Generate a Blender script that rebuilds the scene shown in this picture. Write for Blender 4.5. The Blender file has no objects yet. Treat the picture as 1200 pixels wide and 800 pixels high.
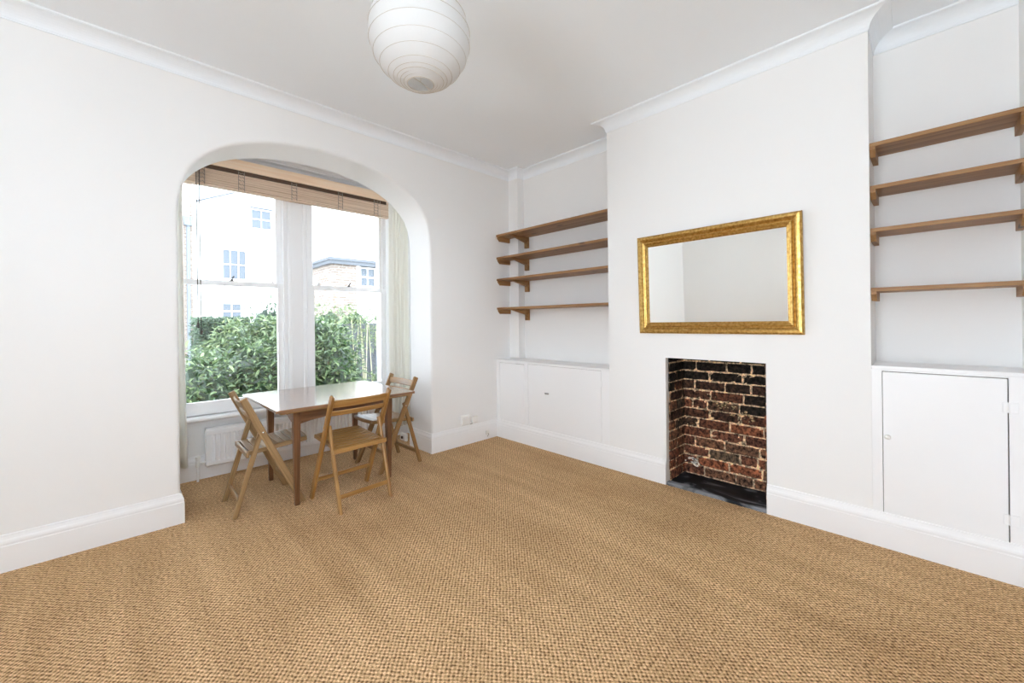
import bpy, bmesh, math, random
from mathutils import Vector, Matrix
random.seed(7)
PI = math.pi
sc = bpy.context.scene
C = sc.collection

# ------------------------------------------------------------------ helpers
class MB:
    """collects geometry for ONE mesh object; gc = coordinates along / across the grain"""
    def __init__(s):
        s.v, s.f, s.g, s.smooth = [], [], [], False
        s.col = []
    def add(s, vs, fs, gs=None, col=None):
        b = len(s.v)
        s.v += [tuple(p) for p in vs]
        s.g += [tuple(p) for p in (gs if gs else vs)]
        s.col += [col if col else (1, 1, 1)] * len(vs)
        s.f += [tuple(b + i for i in f) for f in fs]
    def box(s, x0, x1, y0, y1, z0, z1, M=None, col=None):
        vs = [Vector((x, y, z)) for z in (z0, z1) for y in (y0, y1) for x in (x0, x1)]
        if M is not None: vs = [M @ p for p in vs]
        s.add(vs, [(0, 2, 3, 1), (4, 5, 7, 6), (0, 1, 5, 4), (2, 6, 7, 3), (0, 4, 6, 2), (1, 3, 7, 5)], None, col)
    def bar(s, pts, side, w, t, ch=0.003, cut0=None, cut1=None):
        """swept bar: w along side x tangent, t along side, small chamfers, grain along the length"""
        pts = [Vector(p) for p in pts]
        n = len(pts); side = Vector(side).normalized()
        seed = random.uniform(0, 50)
        rings, L = [], 0.0
        for i, p in enumerate(pts):
            a = pts[max(i - 1, 0)]; b = pts[min(i + 1, n - 1)]
            T = (b - a).normalized()
            S = (side - T * side.dot(T)).normalized()
            W = T.cross(S).normalized()
            if i: L += (p - pts[i - 1]).length
            rings.append((p, T, S, W, L))
        if n == 2 or True:
            p, T, S, W, l = rings[0]; q = rings[-1]
            ext = []
            ext.append((rings[0], -1)); 
            for r in rings: ext.append((r, 0))
            ext.append((q, 1))
        ww = w if isinstance(w, (list, tuple)) else (w, w)
        tt = t if isinstance(t, (list, tuple)) else (t, t)
        vs, gs, fs = [], [], []
        Ltot = max(L, 1e-6)
        for k, ((p, T, S, W, l), e) in enumerate(ext):
            f = l / Ltot
            a = (ww[0] + (ww[1] - ww[0]) * f) / 2; b = (tt[0] + (tt[1] - tt[0]) * f) / 2
            c = ch; off = 0.0
            if e: a -= c; b -= c
            elif k == 1: off = c
            elif k == len(ext) - 2: off = -c
            c2 = c if not e else c * .6
            for (u, v) in ((a, b - c2), (a - c2, b), (-a + c2, b), (-a, b - c2), (-a, -b + c2), (-a + c2, -b), (a - c2, -b), (a, -b + c2)):
                q = p + W * u + S * v + T * off
                if cut0 == 'z' and k <= 1:
                    q = q - T * ((q.z - p.z) / T.z); q += T * (off / max(abs(T.z), .2) if k == 1 else 0)
                if cut1 == 'z' and k >= len(ext) - 2:
                    q = q - T * ((q.z - p.z) / T.z); q += T * (off / max(abs(T.z), .2) if k == len(ext) - 2 else 0)
                vs.append(q); gs.append((l + off + seed, u + seed * .37, v + seed * .11))
        m = len(ext)
        for k in range(m - 1):
            for j in range(8):
                j2 = (j + 1) % 8
                fs.append((k * 8 + j, k * 8 + j2, (k + 1) * 8 + j2, (k + 1) * 8 + j))
        fs.append(tuple(reversed(range(8)))); fs.append(tuple((m - 1) * 8 + j for j in range(8)))
        s.add(vs, fs, gs)
    def tube(s, pts, r, n=10, closed=False):
        pts = [Vector(p) for p in pts]; m = len(pts)
        up = Vector((0, 0, 1)); vs, fs = [], []
        for i, p in enumerate(pts):
            a = pts[(i - 1) % m] if (closed or i) else p; b = pts[(i + 1) % m] if (closed or i < m - 1) else p
            T = (b - a).normalized()
            S = T.cross(up if abs(T.z) < .95 else Vector((1, 0, 0))).normalized(); W = S.cross(T)
            rr = r[i] if isinstance(r, (list, tuple)) else r
            for j in range(n):
                an = 2 * PI * j / n
                vs.append(p + S * math.cos(an) * rr + W * math.sin(an) * rr)
        for i in range(m if closed else m - 1):
            i2 = (i + 1) % m
            for j in range(n):
                j2 = (j + 1) % n
                fs.append((i * n + j, i * n + j2, i2 * n + j2, i2 * n + j))
        if not closed:
            fs.append(tuple(reversed(range(n)))); fs.append(tuple((m - 1) * n + j for j in range(n)))
        s.add(vs, fs)
    def lathe(s, prof, n=32, M=None, cap0=False, cap1=False):
        vs, fs = [], []
        for r, z in prof:
            for j in range(n):
                an = 2 * PI * j / n
                p = Vector((r * math.cos(an), r * math.sin(an), z)); vs.append(M @ p if M is not None else p)
        for i in range(len(prof) - 1):
            for j in range(n):
                j2 = (j + 1) % n
                fs.append((i * n + j, i * n + j2, (i + 1) * n + j2, (i + 1) * n + j))
        if cap0: fs.append(tuple(reversed(range(n))))
        if cap1: fs.append(tuple((len(prof) - 1) * n + j for j in range(n)))
        s.add(vs, fs)
    def prism(s, poly, fn0, fn1):
        """outline poly (u,v) placed by fn0 / fn1 at both ends"""
        n = len(poly)
        vs = [fn0(*p) for p in poly] + [fn1(*p) for p in poly]
        fs = [tuple(reversed(range(n))), tuple(range(n, 2 * n))]
        for j in range(n):
            j2 = (j + 1) % n
            fs.append((j, j2, n + j2, n + j))
        s.add(vs, fs)
    def build(s, name, mat, parent=None, label=None, smooth=False):
        me = bpy.data.meshes.new(name)
        me.from_pydata(s.v, [], s.f)
        a = me.attributes.new('gc', 'FLOAT_VECTOR', 'POINT')
        a.data.foreach_set('vector', [c for p in s.g for c in p])
        a = me.attributes.new('tint', 'FLOAT_COLOR', 'POINT')
        a.data.foreach_set('color', [c for p in s.col for c in (p[0], p[1], p[2], 1.0)])
        bm = bmesh.new(); bm.from_mesh(me)
        bmesh.ops.recalc_face_normals(bm, faces=bm.faces)
        bm.to_mesh(me); bm.free()
        if smooth:
            me.polygons.foreach_set('use_smooth', [True] * len(me.polygons))
        o = bpy.data.objects.new(name, me); C.objects.link(o)
        if mat: me.materials.append(mat)
        if parent: o.parent = parent
        if label: o['label'] = label
        return o

def tag(o, label, cat, group=None):
    o['label'] = label; o['category'] = cat
    if group: o['group'] = group
    return o
def thing(name, label, cat, loc=(0, 0, 0), rz=0.0, group=None):
    o = bpy.data.objects.new(name, None); C.objects.link(o)
    o.location = loc; o.rotation_euler = (0, 0, rz)
    return tag(o, label, cat, group)
def struct(o):
    o['kind'] = 'structure'; return o
def sempty(name, loc=(0, 0, 0)):
    o = bpy.data.objects.new(name, None); C.objects.link(o); o.location = loc
    return struct(o)
def copy_thing(root, label, loc, rz, group=None):
    r = root.copy(); C.objects.link(r); r.location = loc; r.rotation_euler = (0, 0, rz); r['label'] = label
    if group: r['group'] = group
    for ch in list(root.children):
        c = ch.copy(); C.objects.link(c); c.parent = r
        for g in list(ch.children):
            d = g.copy(); C.objects.link(d); d.parent = c
    return r

# ------------------------------------------------------------------ materials
def M(name, col=(.8, .8, .8), rough=.5, spec=.5, metal=0.0):
    m = bpy.data.materials.new(name); m.use_nodes = True
    b = m.node_tree.nodes['Principled BSDF']
    b.inputs['Base Color'].default_value = (*col, 1); b.inputs['Roughness'].default_value = rough
    b.inputs['Specular IOR Level'].default_value = spec; b.inputs['Metallic'].default_value = metal
    return m
def nd(m, t, **kw):
    n = m.node_tree.nodes.new(t)
    for k, v in kw.items(): setattr(n, k, v)
    return n
def lk(m, a, b): m.node_tree.links.new(a, b)
def bsdf(m): return m.node_tree.nodes['Principled BSDF']
def ramp(m, fac, stops):
    r = nd(m, 'ShaderNodeValToRGB'); lk(m, fac, r.inputs[0])
    e = r.color_ramp.elements
    while len(e) < len(stops): e.new(.5)
    for i, (p, c) in enumerate(stops): e[i].position = p; e[i].color = (*c, 1)
    return r.outputs[0]
def bump(m, h, st, dist=.002):
    b = nd(m, 'ShaderNodeBump'); b.inputs['Strength'].default_value = st; b.inputs['Distance'].default_value = dist
    lk(m, h, b.inputs['Height']); lk(m, b.outputs[0], bsdf(m).inputs['Normal'])
def paint(name, col, rough, sc_=60, st=.08):
    m = M(name, col, rough, .4)
    g = nd(m, 'ShaderNodeNewGeometry'); n = nd(m, 'ShaderNodeTexNoise'); n.inputs['Scale'].default_value = sc_; n.inputs['Detail'].default_value = 4
    lk(m, g.outputs['Position'], n.inputs['Vector']); bump(m, n.outputs[0], st, .002)
    return m
def wood(name, dark, mid, light, rough=.4, scale=1.0, knots=False, coat=0.0):
    m = M(name, mid, rough, .45)
    a = nd(m, 'ShaderNodeAttribute', attribute_name='gc')
    mp = nd(m, 'ShaderNodeMapping'); mp.inputs['Scale'].default_value = (1.6 * scale, 34 * scale, 34 * scale)
    lk(m, a.outputs['Vector'], mp.inputs['Vector'])
    n = nd(m, 'ShaderNodeTexNoise'); n.inputs['Scale'].default_value = 1.0; n.inputs['Detail'].default_value = 6; n.inputs['Distortion'].default_value = .6
    lk(m, mp.outputs[0], n.inputs['Vector'])
    mp2 = nd(m, 'ShaderNodeMapping'); mp2.inputs['Scale'].default_value = (6 * scale, 260 * scale, 260 * scale); lk(m, a.outputs['Vector'], mp2.inputs['Vector'])
    n2 = nd(m, 'ShaderNodeTexNoise'); n2.inputs['Scale'].default_value = 1.0; n2.inputs['Detail'].default_value = 2; lk(m, mp2.outputs[0], n2.inputs['Vector'])
    mx = nd(m, 'ShaderNodeMath', operation='MULTIPLY_ADD'); lk(m, n2.outputs[0], mx.inputs[0]); mx.inputs[1].default_value = .35; lk(m, n.outputs[0], mx.inputs[2])
    col = ramp(m, mx.outputs[0], [(.42, dark), (.64, mid), (.88, light)])
    if knots:
        v = nd(m, 'ShaderNodeTexVoronoi'); v.inputs['Scale'].default_value = 1.0
        mp3 = nd(m, 'ShaderNodeMapping'); mp3.inputs['Scale'].default_value = (3.2, 9, 9); lk(m, a.outputs['Vector'], mp3.inputs['Vector']); lk(m, mp3.outputs[0], v.inputs['Vector'])
        k = nd(m, 'ShaderNodeMapRange'); k.inputs[1].default_value = .07; k.inputs[2].default_value = .17; k.inputs[3].default_value = 0; k.inputs[4].default_value = 1
        lk(m, v.outputs['Distance'], k.inputs[0])
        x = nd(m, 'ShaderNodeMix', data_type='RGBA'); x.inputs[6].default_value = (.07, .03, .012, 1); lk(m, k.outputs[0], x.inputs[0]); lk(m, col, x.inputs[7]); col = x.outputs[2]
    lk(m, col, bsdf(m).inputs['Base Color'])
    bump(m, mx.outputs[0], .15, .0015)
    bsdf(m).inputs['Coat Weight'].default_value = coat; bsdf(m).inputs['Coat Roughness'].default_value = .15
    return m

WALL = paint('white_wall_paint', (.875, .872, .868), .7)
CEIL = paint('white_ceiling_paint', (.89, .925, .96), .8)
TRIM = paint('white_gloss_paint', (.89, .89, .90), .35, 30, .04)
PLASTIC = M('white_plastic', (.85, .84, .81), .35)
BLACK = M('black_metal', (.02, .02, .022), .4)
CHROME = M('brushed_chrome', (.75, .75, .77), .25, .5, 1.0)
BEECH = wood('honey_beech', (.21, .095, .024), (.33, .165, .046), (.44, .245, .082), .38, coat=.15)
BEECH_PALE = wood('faded_beech', (.2, .112, .046), (.31, .19, .085), (.43, .28, .142), .42, coat=.1)
BEECH_BROWN = wood('brown_beech', (.165, .083, .028), (.27, .145, .052), (.36, .21, .086), .4, coat=.15)
MAHOG = wood('red_brown_table_wood', (.085, .036, .015), (.155, .068, .03), (.23, .112, .052), .3, coat=.3)
TABTOP = wood('polished_table_top', (.15, .07, .033), (.23, .115, .058), (.32, .18, .098), .2, .8, coat=1.0)
PINE = wood('waxed_pine', (.2, .093, .032), (.31, .155, .057), (.4, .225, .095), .5, .9, knots=True)
FASCIA = wood('pale_pelmet_wood', (.84, .58, .385), (.91, .67, .47), (.94, .74, .56), .5)

# bamboo slats of the blind
def blind_mat():
    m = M('split_bamboo', (.4, .27, .16), .6)
    g = nd(m, 'ShaderNodeAttribute', attribute_name='gc')
    mp = nd(m, 'ShaderNodeMapping'); mp.inputs['Scale'].default_value = (1.2, 120, 120); lk(m, g.outputs['Vector'], mp.inputs['Vector'])
    n = nd(m, 'ShaderNodeTexNoise'); n.inputs['Scale'].default_value = 1; n.inputs['Detail'].default_value = 5; lk(m, mp.outputs[0], n.inputs['Vector'])
    lk(m, ramp(m, n.outputs[0], [(.3, (.46, .315, .205)), (.52, (.77, .60, .46)), (.75, (.88, .75, .61))]), bsdf(m).inputs['Base Color'])
    bump(m, n.outputs[0], .4, .004)
    return m
BAMBOO = blind_mat()
SHADOWGAP = M('shadow_gap_dark', (.09, .05, .03), .5)  # shade in the blind and cupboard gaps, put into a dark colour
CORD = M('cotton_cord', (.62, .58, .5), .8)
CORD_BLACK = M('black_cord', (.06, .055, .05), .8)
CORD_DARK = M('dark_cord', (.3, .265, .23), .8)

def curtain_mat():
    m = M('cream_curtain_cloth', (.9, .89, .845), .9, .1)
    t = nd(m, 'ShaderNodeBsdfTranslucent'); t.inputs[0].default_value = (.9, .885, .83, 1)
    x = nd(m, 'ShaderNodeMixShader'); x.inputs[0].default_value = .35
    o = m.node_tree.nodes['Material Output']
    lk(m, bsdf(m).outputs[0], x.inputs[1]); lk(m, t.outputs[0], x.inputs[2]); lk(m, x.outputs[0], o.inputs[0])
    return m
CURT = curtain_mat()
def paper_mat():
    m = M('white_rice_paper', (.80, .793, .785), .8, .1)
    g = nd(m, 'ShaderNodeNewGeometry'); n = nd(m, 'ShaderNodeTexNoise'); n.inputs['Scale'].default_value = 22; n.inputs['Detail'].default_value = 5; n.inputs['Distortion'].default_value = 1.5
    lk(m, g.outputs['Position'], n.inputs['Vector']); bump(m, n.outputs[0], .35, .006)
    t = nd(m, 'ShaderNodeBsdfTranslucent'); t.inputs[0].default_value = (.9, .888, .875, 1)
    x = nd(m, 'ShaderNodeMixShader'); x.inputs[0].default_value = .5
    lk(m, bsdf(m).outputs[0], x.inputs[1]); lk(m, t.outputs[0], x.inputs[2]); lk(m, x.outputs[0], m.node_tree.nodes['Material Output'].inputs[0])
    return m
PAPER = paper_mat()
WIRE = M('bamboo_wire', (.58, .52, .45), .6)

def gold_mat():
    m = M('antique_gilt', (.72, .46, .13), .32, .5, .9)
    g = nd(m, 'ShaderNodeNewGeometry'); n = nd(m, 'ShaderNodeTexNoise'); n.inputs['Scale'].default_value = 60; n.inputs['Detail'].default_value = 6
    lk(m, g.outputs['Position'], n.inputs['Vector'])
    lk(m, ramp(m, n.outputs[0], [(.28, (.34, .18, .045)), (.48, (.53, .32, .09)), (.75, (.68, .46, .17))]), bsdf(m).inputs['Base Color'])
    r = nd(m, 'ShaderNodeMapRange'); r.inputs[3].default_value = .42; r.inputs[4].default_value = .22; lk(m, n.outputs[0], r.inputs[0]); lk(m, r.outputs[0], bsdf(m).inputs['Roughness'])
    bump(m, n.outputs[0], .15, .001)
    return m
GOLD = gold_mat()
MIRROR = M('mirror_silver', (.93, .94, .92), .02, .5, 1.0)

def glass_mat():
    m = bpy.data.materials.new('window_glass'); m.use_nodes = True
    nt = m.node_tree; nt.nodes.remove(nt.nodes['Principled BSDF'])
    t = nd(m, 'ShaderNodeBsdfTransparent'); t.inputs[0].default_value = (.95, .97, .97, 1)
    g = nd(m, 'ShaderNodeBsdfGlossy'); g.inputs['Roughness'].default_value = .0
    f = nd(m, 'ShaderNodeFresnel'); f.inputs[0].default_value = 1.5
    x = nd(m, 'ShaderNodeMixShader'); lk(m, f.outputs[0], x.inputs[0]); lk(m, t.outputs[0], x.inputs[1]); lk(m, g.outputs[0], x.inputs[2])
    lk(m, x.outputs[0], nt.nodes['Material Output'].inputs[0])
    return m
GLASS = glass_mat()

def sisal_mat():
    m = M('woven_sisal', (.4, .27, .14), .85, .2)
    g = nd(m, 'ShaderNodeNewGeometry')
    mp = nd(m, 'ShaderNodeMapping'); mp.inputs['Rotation'].default_value = (0, 0, PI / 2 + .02)
    lk(m, g.outputs['Position'], mp.inputs['Vector'])
    # slight wobble so the rows are not ruled
    nw = nd(m, 'ShaderNodeTexNoise'); nw.inputs['Scale'].default_value = 9; nw.inputs['Detail'].default_value = 3; lk(m, g.outputs['Position'], nw.inputs['Vector'])
    va = nd(m, 'ShaderNodeVectorMath', operation='SCALE'); lk(m, nw.outputs['Color'], va.inputs[0]); va.inputs['Scale'].default_value = .016
    vb = nd(m, 'ShaderNodeVectorMath', operation='ADD'); lk(m, mp.outputs[0], vb.inputs[0]); lk(m, va.outputs[0], vb.inputs[1])
    # staggered loops: pits where both waves dip together
    sx_ = nd(m, 'ShaderNodeSeparateXYZ'); lk(m, vb.outputs[0], sx_.inputs[0])
    def wave(src, per):
        a1 = nd(m, 'ShaderNodeMath', operation='MULTIPLY'); lk(m, src, a1.inputs[0]); a1.inputs[1].default_value = 2 * PI / per
        a2 = nd(m, 'ShaderNodeMath', operation='COSINE'); lk(m, a1.outputs[0], a2.inputs[0]); return a2.outputs[0]
    wu = wave(sx_.outputs[0], .0235); wv = wave(sx_.outputs[1], .0205)
    pr2 = nd(m, 'ShaderNodeMath', operation='MULTIPLY_ADD'); lk(m, wu, pr2.inputs[0]); lk(m, wv, pr2.inputs[1])
    nj = nd(m, 'ShaderNodeTexNoise'); nj.inputs['Scale'].default_value = 75; nj.inputs['Detail'].default_value = 3; lk(m, g.outputs['Position'], nj.inputs['Vector'])
    nj2 = nd(m, 'ShaderNodeMapRange'); nj2.inputs[1].default_value = .3; nj2.inputs[2].default_value = .7; nj2.inputs[3].default_value = -.75; nj2.inputs[4].default_value = .75; lk(m, nj.outputs[0], nj2.inputs[0])
    lk(m, nj2.outputs[0], pr2.inputs[2])
    hh_ = nd(m, 'ShaderNodeMapRange'); hh_.inputs[1].default_value = -1.25; hh_.inputs[2].default_value = 1.25; lk(m, pr2.outputs[0], hh_.inputs[0])
    loops = ramp(m, hh_.outputs[0], [(.12, (.19, .10, .041)), (.36, (.49, .31, .155)), (.62, (.685, .45, .24)), (.9, (.86, .615, .375))])
    # yarn fibre noise
    nf = nd(m, 'ShaderNodeTexNoise'); nf.inputs['Scale'].default_value = 170; nf.inputs['Detail'].default_value = 4; lk(m, g.outputs['Position'], nf.inputs['Vector'])
    mx = nd(m, 'ShaderNodeMix', data_type='RGBA', blend_type='MULTIPLY'); mx.inputs[0].default_value = .75
    lk(m, loops, mx.inputs[6]); lk(m, ramp(m, nf.outputs[0], [(.33, (.55, .5, .44)), (.5, (1, 1, 1)), (.68, (1.3, 1.33, 1.36))]), mx.inputs[7])
    # bands of wear along the rows and patches
    mpb = nd(m, 'ShaderNodeMapping'); mpb.inputs['Scale'].default_value = (6, .5, 1); lk(m, g.outputs['Position'], mpb.inputs['Vector'])
    nb = nd(m, 'ShaderNodeTexNoise'); nb.inputs['Scale'].default_value = 1.6; nb.inputs['Detail'].default_value = 5; lk(m, mpb.outputs[0], nb.inputs['Vector'])
    mx2 = nd(m, 'ShaderNodeMix', data_type='RGBA', blend_type='MULTIPLY'); mx2.inputs[0].default_value = 1
    lk(m, mx.outputs[2], mx2.inputs[6]); lk(m, ramp(m, nb.outputs[0], [(.3, (.88, .85, .8)), (.7, (1.08, 1.07, 1.06))]), mx2.inputs[7])
    ns = nd(m, 'ShaderNodeTexNoise'); ns.inputs['Scale'].default_value = 1.3; ns.inputs['Detail'].default_value = 4; lk(m, g.outputs['Position'], ns.inputs['Vector'])
    mx3 = nd(m, 'ShaderNodeMix', data_type='RGBA', blend_type='MULTIPLY'); mx3.inputs[0].default_value = 1
    lk(m, mx2.outputs[2], mx3.inputs[6]); lk(m, ramp(m, ns.outputs[0], [(.3, (.84, .81, .77)), (.5, (1, 1, 1)), (.75, (1.04, 1.05, 1.06))]), mx3.inputs[7])
    lk(m, mx3.outputs[2], bsdf(m).inputs['Base Color'])
    h = nd(m, 'ShaderNodeMath', operation='MULTIPLY_ADD'); lk(m, nf.outputs[0], h.inputs[0]); h.inputs[1].default_value = .5
    lk(m, hh_.outputs[0], h.inputs[2])
    bump(m, h.outputs[0], .8, .004)
    return m
SISAL = sisal_mat()

def brick_mat(name='old_brick', rough=.9):
    m = M(name, (.3, .12, .07), rough, .2)
    a = nd(m, 'ShaderNodeAttribute', attribute_name='tint')
    g = nd(m, 'ShaderNodeNewGeometry')
    n = nd(m, 'ShaderNodeTexNoise'); n.inputs['Scale'].default_value = 38; n.inputs['Detail'].default_value = 7; n.inputs['Roughness'].default_value = .7; lk(m, g.outputs['Position'], n.inputs['Vector'])
    mx = nd(m, 'ShaderNodeMix', data_type='RGBA', blend_type='MULTIPLY'); mx.inputs[0].default_value = 1
    lk(m, a.outputs['Color'], mx.inputs[6]); lk(m, ramp(m, n.outputs[0], [(.38, (.12, .11, .11)), (.5, (1, 1, 1)), (.64, (2.6, 2.25, 1.9))]), mx.inputs[7])
    lk(m, mx.outputs[2], bsdf(m).inputs['Base Color']); bump(m, n.outputs[0], .7, .008)
    return m
BRICK = brick_mat()
def slate_mat():
    m = M('dusty_slate', (.05, .055, .065), .5, .15)
    g = nd(m, 'ShaderNodeNewGeometry'); mp = nd(m, 'ShaderNodeMapping'); mp.inputs['Scale'].default_value = (6, 3.2, 3); mp.inputs['Rotation'].default_value = (0, 0, .5); lk(m, g.outputs['Position'], mp.inputs['Vector'])
    n = nd(m, 'ShaderNodeTexNoise'); n.inputs['Scale'].default_value = 1.1; n.inputs['Detail'].default_value = 6; n.inputs['Distortion'].default_value = 1.2; lk(m, mp.outputs[0], n.inputs['Vector'])
    lk(m, ramp(m, n.outputs[0], [(.44, (.006, .007, .009)), (.55, (.022, .025, .03)), (.66, (.24, .25, .27))]), bsdf(m).inputs['Base Color'])
    bump(m, n.outputs[0], .2, .004)
    return m
SLATE = slate_mat()
def leaf_mat(name, c0, c1, c2, rough=.35):
    m = M(name, c1, rough, .6)
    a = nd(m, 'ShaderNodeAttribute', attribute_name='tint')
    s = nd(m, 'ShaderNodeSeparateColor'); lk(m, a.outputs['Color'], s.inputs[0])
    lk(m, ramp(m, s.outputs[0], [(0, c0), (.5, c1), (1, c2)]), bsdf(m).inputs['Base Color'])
    t = nd(m, 'ShaderNodeBsdfTranslucent'); lk(m, bsdf(m).inputs['Base Color'].links[0].from_socket, t.inputs[0])
    x = nd(m, 'ShaderNodeMixShader'); x.inputs[0].default_value = .25
    lk(m, bsdf(m).outputs[0], x.inputs[1]); lk(m, t.outputs[0], x.inputs[2]); lk(m, x.outputs[0], m.node_tree.nodes['Material Output'].inputs[0])
    return m
LEAF = leaf_mat('laurel_leaf', (.02, .045, .02), (.06, .112, .04), (.22, .29, .13))
LEAF_PALE = leaf_mat('pale_leaf', (.04, .08, .033), (.1, .155, .06), (.25, .3, .14))
LEAF_BOX = leaf_mat('box_leaf', (.025, .05, .03), (.058, .098, .056), (.12, .17, .1), .6)
STEM = M('shrub_stem', (.14, .1, .06), .8)
CANE = M('dry_cane', (.5, .46, .3), .6)
FENCE = M('dark_fence_paint', (.05, .055, .065), .7)
RENDERW = paint('white_render', (.88, .88, .86), .9, 20, .1)
PAVE = paint('pale_paving', (.68, .66, .62), .9, 8, .2)
SOIL = M('garden_soil', (.1, .075, .05), .95)
LEADROOF = M('grey_roofing', (.09, .1, .115), .7)
PIPEGREY = M('grey_downpipe', (.12, .14, .165), .5)
FARPANE = M('dim_window_pane', (.10, .115, .135), .4, .15)

# ------------------------------------------------------------------ room dimensions
W = 0.018                      # wall faces sit behind the skirting faces
ZC = 2.99                      # ceiling
XL, YR = -5.07, -3.72          # left wall, rear wall
AX0, AX1 = -2.75, -0.838       # arch
AT = 0.394                     # back of the arched wall
BX0, BX1 = -2.97, -0.60        # bay side walls
BY = 0.87                      # bay outer wall, inner face
BZC = 2.84                     # bay ceiling

# floor
f = MB(); f.box(XL - .3, .75, YR - .3, 1.25, -.25, 0); struct(f.build('floor', SISAL))
c = MB(); c.box(XL - .3, .75, YR - .3, W + .1, ZC, ZC + .25); struct(c.build('ceiling', CEIL))

# arched window wall
def arch_curve():
    P = [(-2.75, 1.9), (-2.747, 2.05), (-2.735, 2.15), (-2.70, 2.275), (-2.645, 2.37), (-2.57, 2.45), (-2.47, 2.52), (-2.35, 2.575), (-2.22, 2.615),
         (-2.08, 2.642), (-1.93, 2.657), (-1.79, 2.66), (-1.64, 2.655), (-1.50, 2.64), (-1.36, 2.61), (-1.23, 2.565), (-1.115, 2.51), (-1.015, 2.44), (-.935, 2.36), (-.88, 2.27), (-.852, 2.16), (-.841, 2.05), (-.838, 1.9)]
    # Catmull-Rom smoothing
    out = []
    for i in range(len(P) - 1):
        p0 = Vector(P[max(i - 1, 0)]); p1 = Vector(P[i]); p2 = Vector(P[i + 1]); p3 = Vector(P[min(i + 2, len(P) - 1)])
        for k in range(4):
            t = k / 4
            out.append(.5 * ((2 * p1) + (-p0 + p2) * t + (2 * p0 - 5 * p1 + 4 * p2 - p3) * t * t + (-p0 + 3 * p1 - 3 * p2 + p3) * t ** 3))
    out.append(Vector(P[-1]))
    return out
ac = [Vector((AX0, 0.0))] + arch_curve() + [Vector((AX1, 0.0))]
w = MB()
R0 = .022                                           # softly rounded plaster arris
cols = []
n = len(ac)
for i, p in enumerate(ac):
    a = ac[max(i - 1, 0)]; b = ac[min(i + 1, n - 1)]
    t = (b - a).normalized(); nrm = Vector((-t.y, t.x))        # pointing out of the opening
    if i == 0: nrm = Vector((-1, 0))
    if i == n - 1: nrm = Vector((1, 0))
    ring = []
    for k in range(5):
        an = k / 4 * PI / 2
        off = R0 * (1 - math.sin(an)); dy = R0 * (1 - math.cos(an))
        ring.append((p.x + nrm.x * off, W + dy, p.y + nrm.y * off))
    ring.append((p.x, AT, p.y))
    cols.append(ring)
vs = [q for r in cols for q in r]; fs = []
for i in range(n - 1):
    for k in range(5):
        fs.append((i * 6 + k, i * 6 + k + 1, (i + 1) * 6 + k + 1, (i + 1) * 6 + k))
w.add(vs, fs)
# face strips out to the wall edges (front y=W, back y=AT)
def face(yy, kk):
    pts = [cols[i][kk] for i in range(n)]
    mid = n // 2
    vs, fs = [], []
    for p in pts:
        ex = XL - .3 if False else p[0]
        vs.append(p); vs.append((p[0], yy, ZC))
    for i in range(1, n - 2): fs.append((2 * i, 2 * i + 1, 2 * i + 3, 2 * i + 2))
    w.add(vs, fs)
    l, r = pts[1][0], pts[n - 2][0]
    xe = .36 if yy < .1 else .75
    w.add([(XL - .3, yy, 0), (pts[0][0], yy, 0), (pts[1][0], yy, pts[1][2]), (l, yy, ZC), (XL - .3, yy, ZC)], [(0, 1, 2, 3, 4)])
    w.add([(pts[n - 1][0], yy, 0), (xe, yy, 0), (xe, yy, ZC), (r, yy, ZC), (pts[n - 2][0], yy, pts[n - 2][2])], [(0, 1, 2, 3, 4)])
face(W, 0); face(AT, 5)
w.box(XL - .3, .75, W, AT, ZC, ZC + .1)
wo = struct(w.build('wall_window', WALL))
me = wo.data
for p in me.polygons:
    if abs(p.normal.y) < .98: p.use_smooth = True

# bay shell
b = MB()
WX0, WX1, WZ0, WZ1 = -2.735, -.845, .52, 2.72      # window opening in the bay wall
b.box(BX0 - .2, BX1 + .2, BY, BY + .28, -.2, WZ0)
b.box(BX0 - .2, WX0, BY, BY + .28, WZ0, WZ1)
b.box(WX1, BX1 + .2, BY, BY + .28, WZ0, WZ1)
b.box(BX0 - .2, BX1 + .2, BY, BY + .28, WZ1, BZC + .3)
SY0, SY1, SZ0, SZ1 = .43, .84, .54, 2.70           # narrow unseen side windows, added to brighten the bay
for (xa, xb) in ((BX0 - .2, BX0), (BX1, BX1 + .2)):
    b.box(xa, xb, AT, SY0, -.2, BZC + .3); b.box(xa, xb, SY1, BY, -.2, BZC + .3)
    b.box(xa, xb, SY0, SY1, -.2, SZ0); b.box(xa, xb, SY0, SY1, SZ1, BZC + .3)
struct(b.build('wall_bay', WALL))
b = MB(); b.box(BX0, BX1, AT, BY, BZC, BZC + .3)
struct(b.build('ceiling_bay', CEIL))

# right wall: chimney breast, alcove backs, pipe boxing
FY0, FY1, FZ = -1.945, -2.628, .985                # fireplace opening
BRL, BRR = -1.44, -3.15                            # chimney breast sides
ALX, ARX = .335, .335                               # alcove backs
b = MB()
b.box(W, .75, FY0, BRL, 0, ZC); b.box(W, .75, BRR, FY1, 0, ZC); b.box(W, .75, FY1, FY0, FZ, ZC)
b.box(.43, .75, FY1, FY0, 0, FZ)
b.box(ALX, .75, BRL, W, 0, ZC)
b.box(ARX, .75, YR, BRR, 0, ZC)
b.box(.235, ALX, -.13, W, .862, ZC)                # boxed-in pipe in the corner
struct(b.build('wall_right', WALL))

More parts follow.
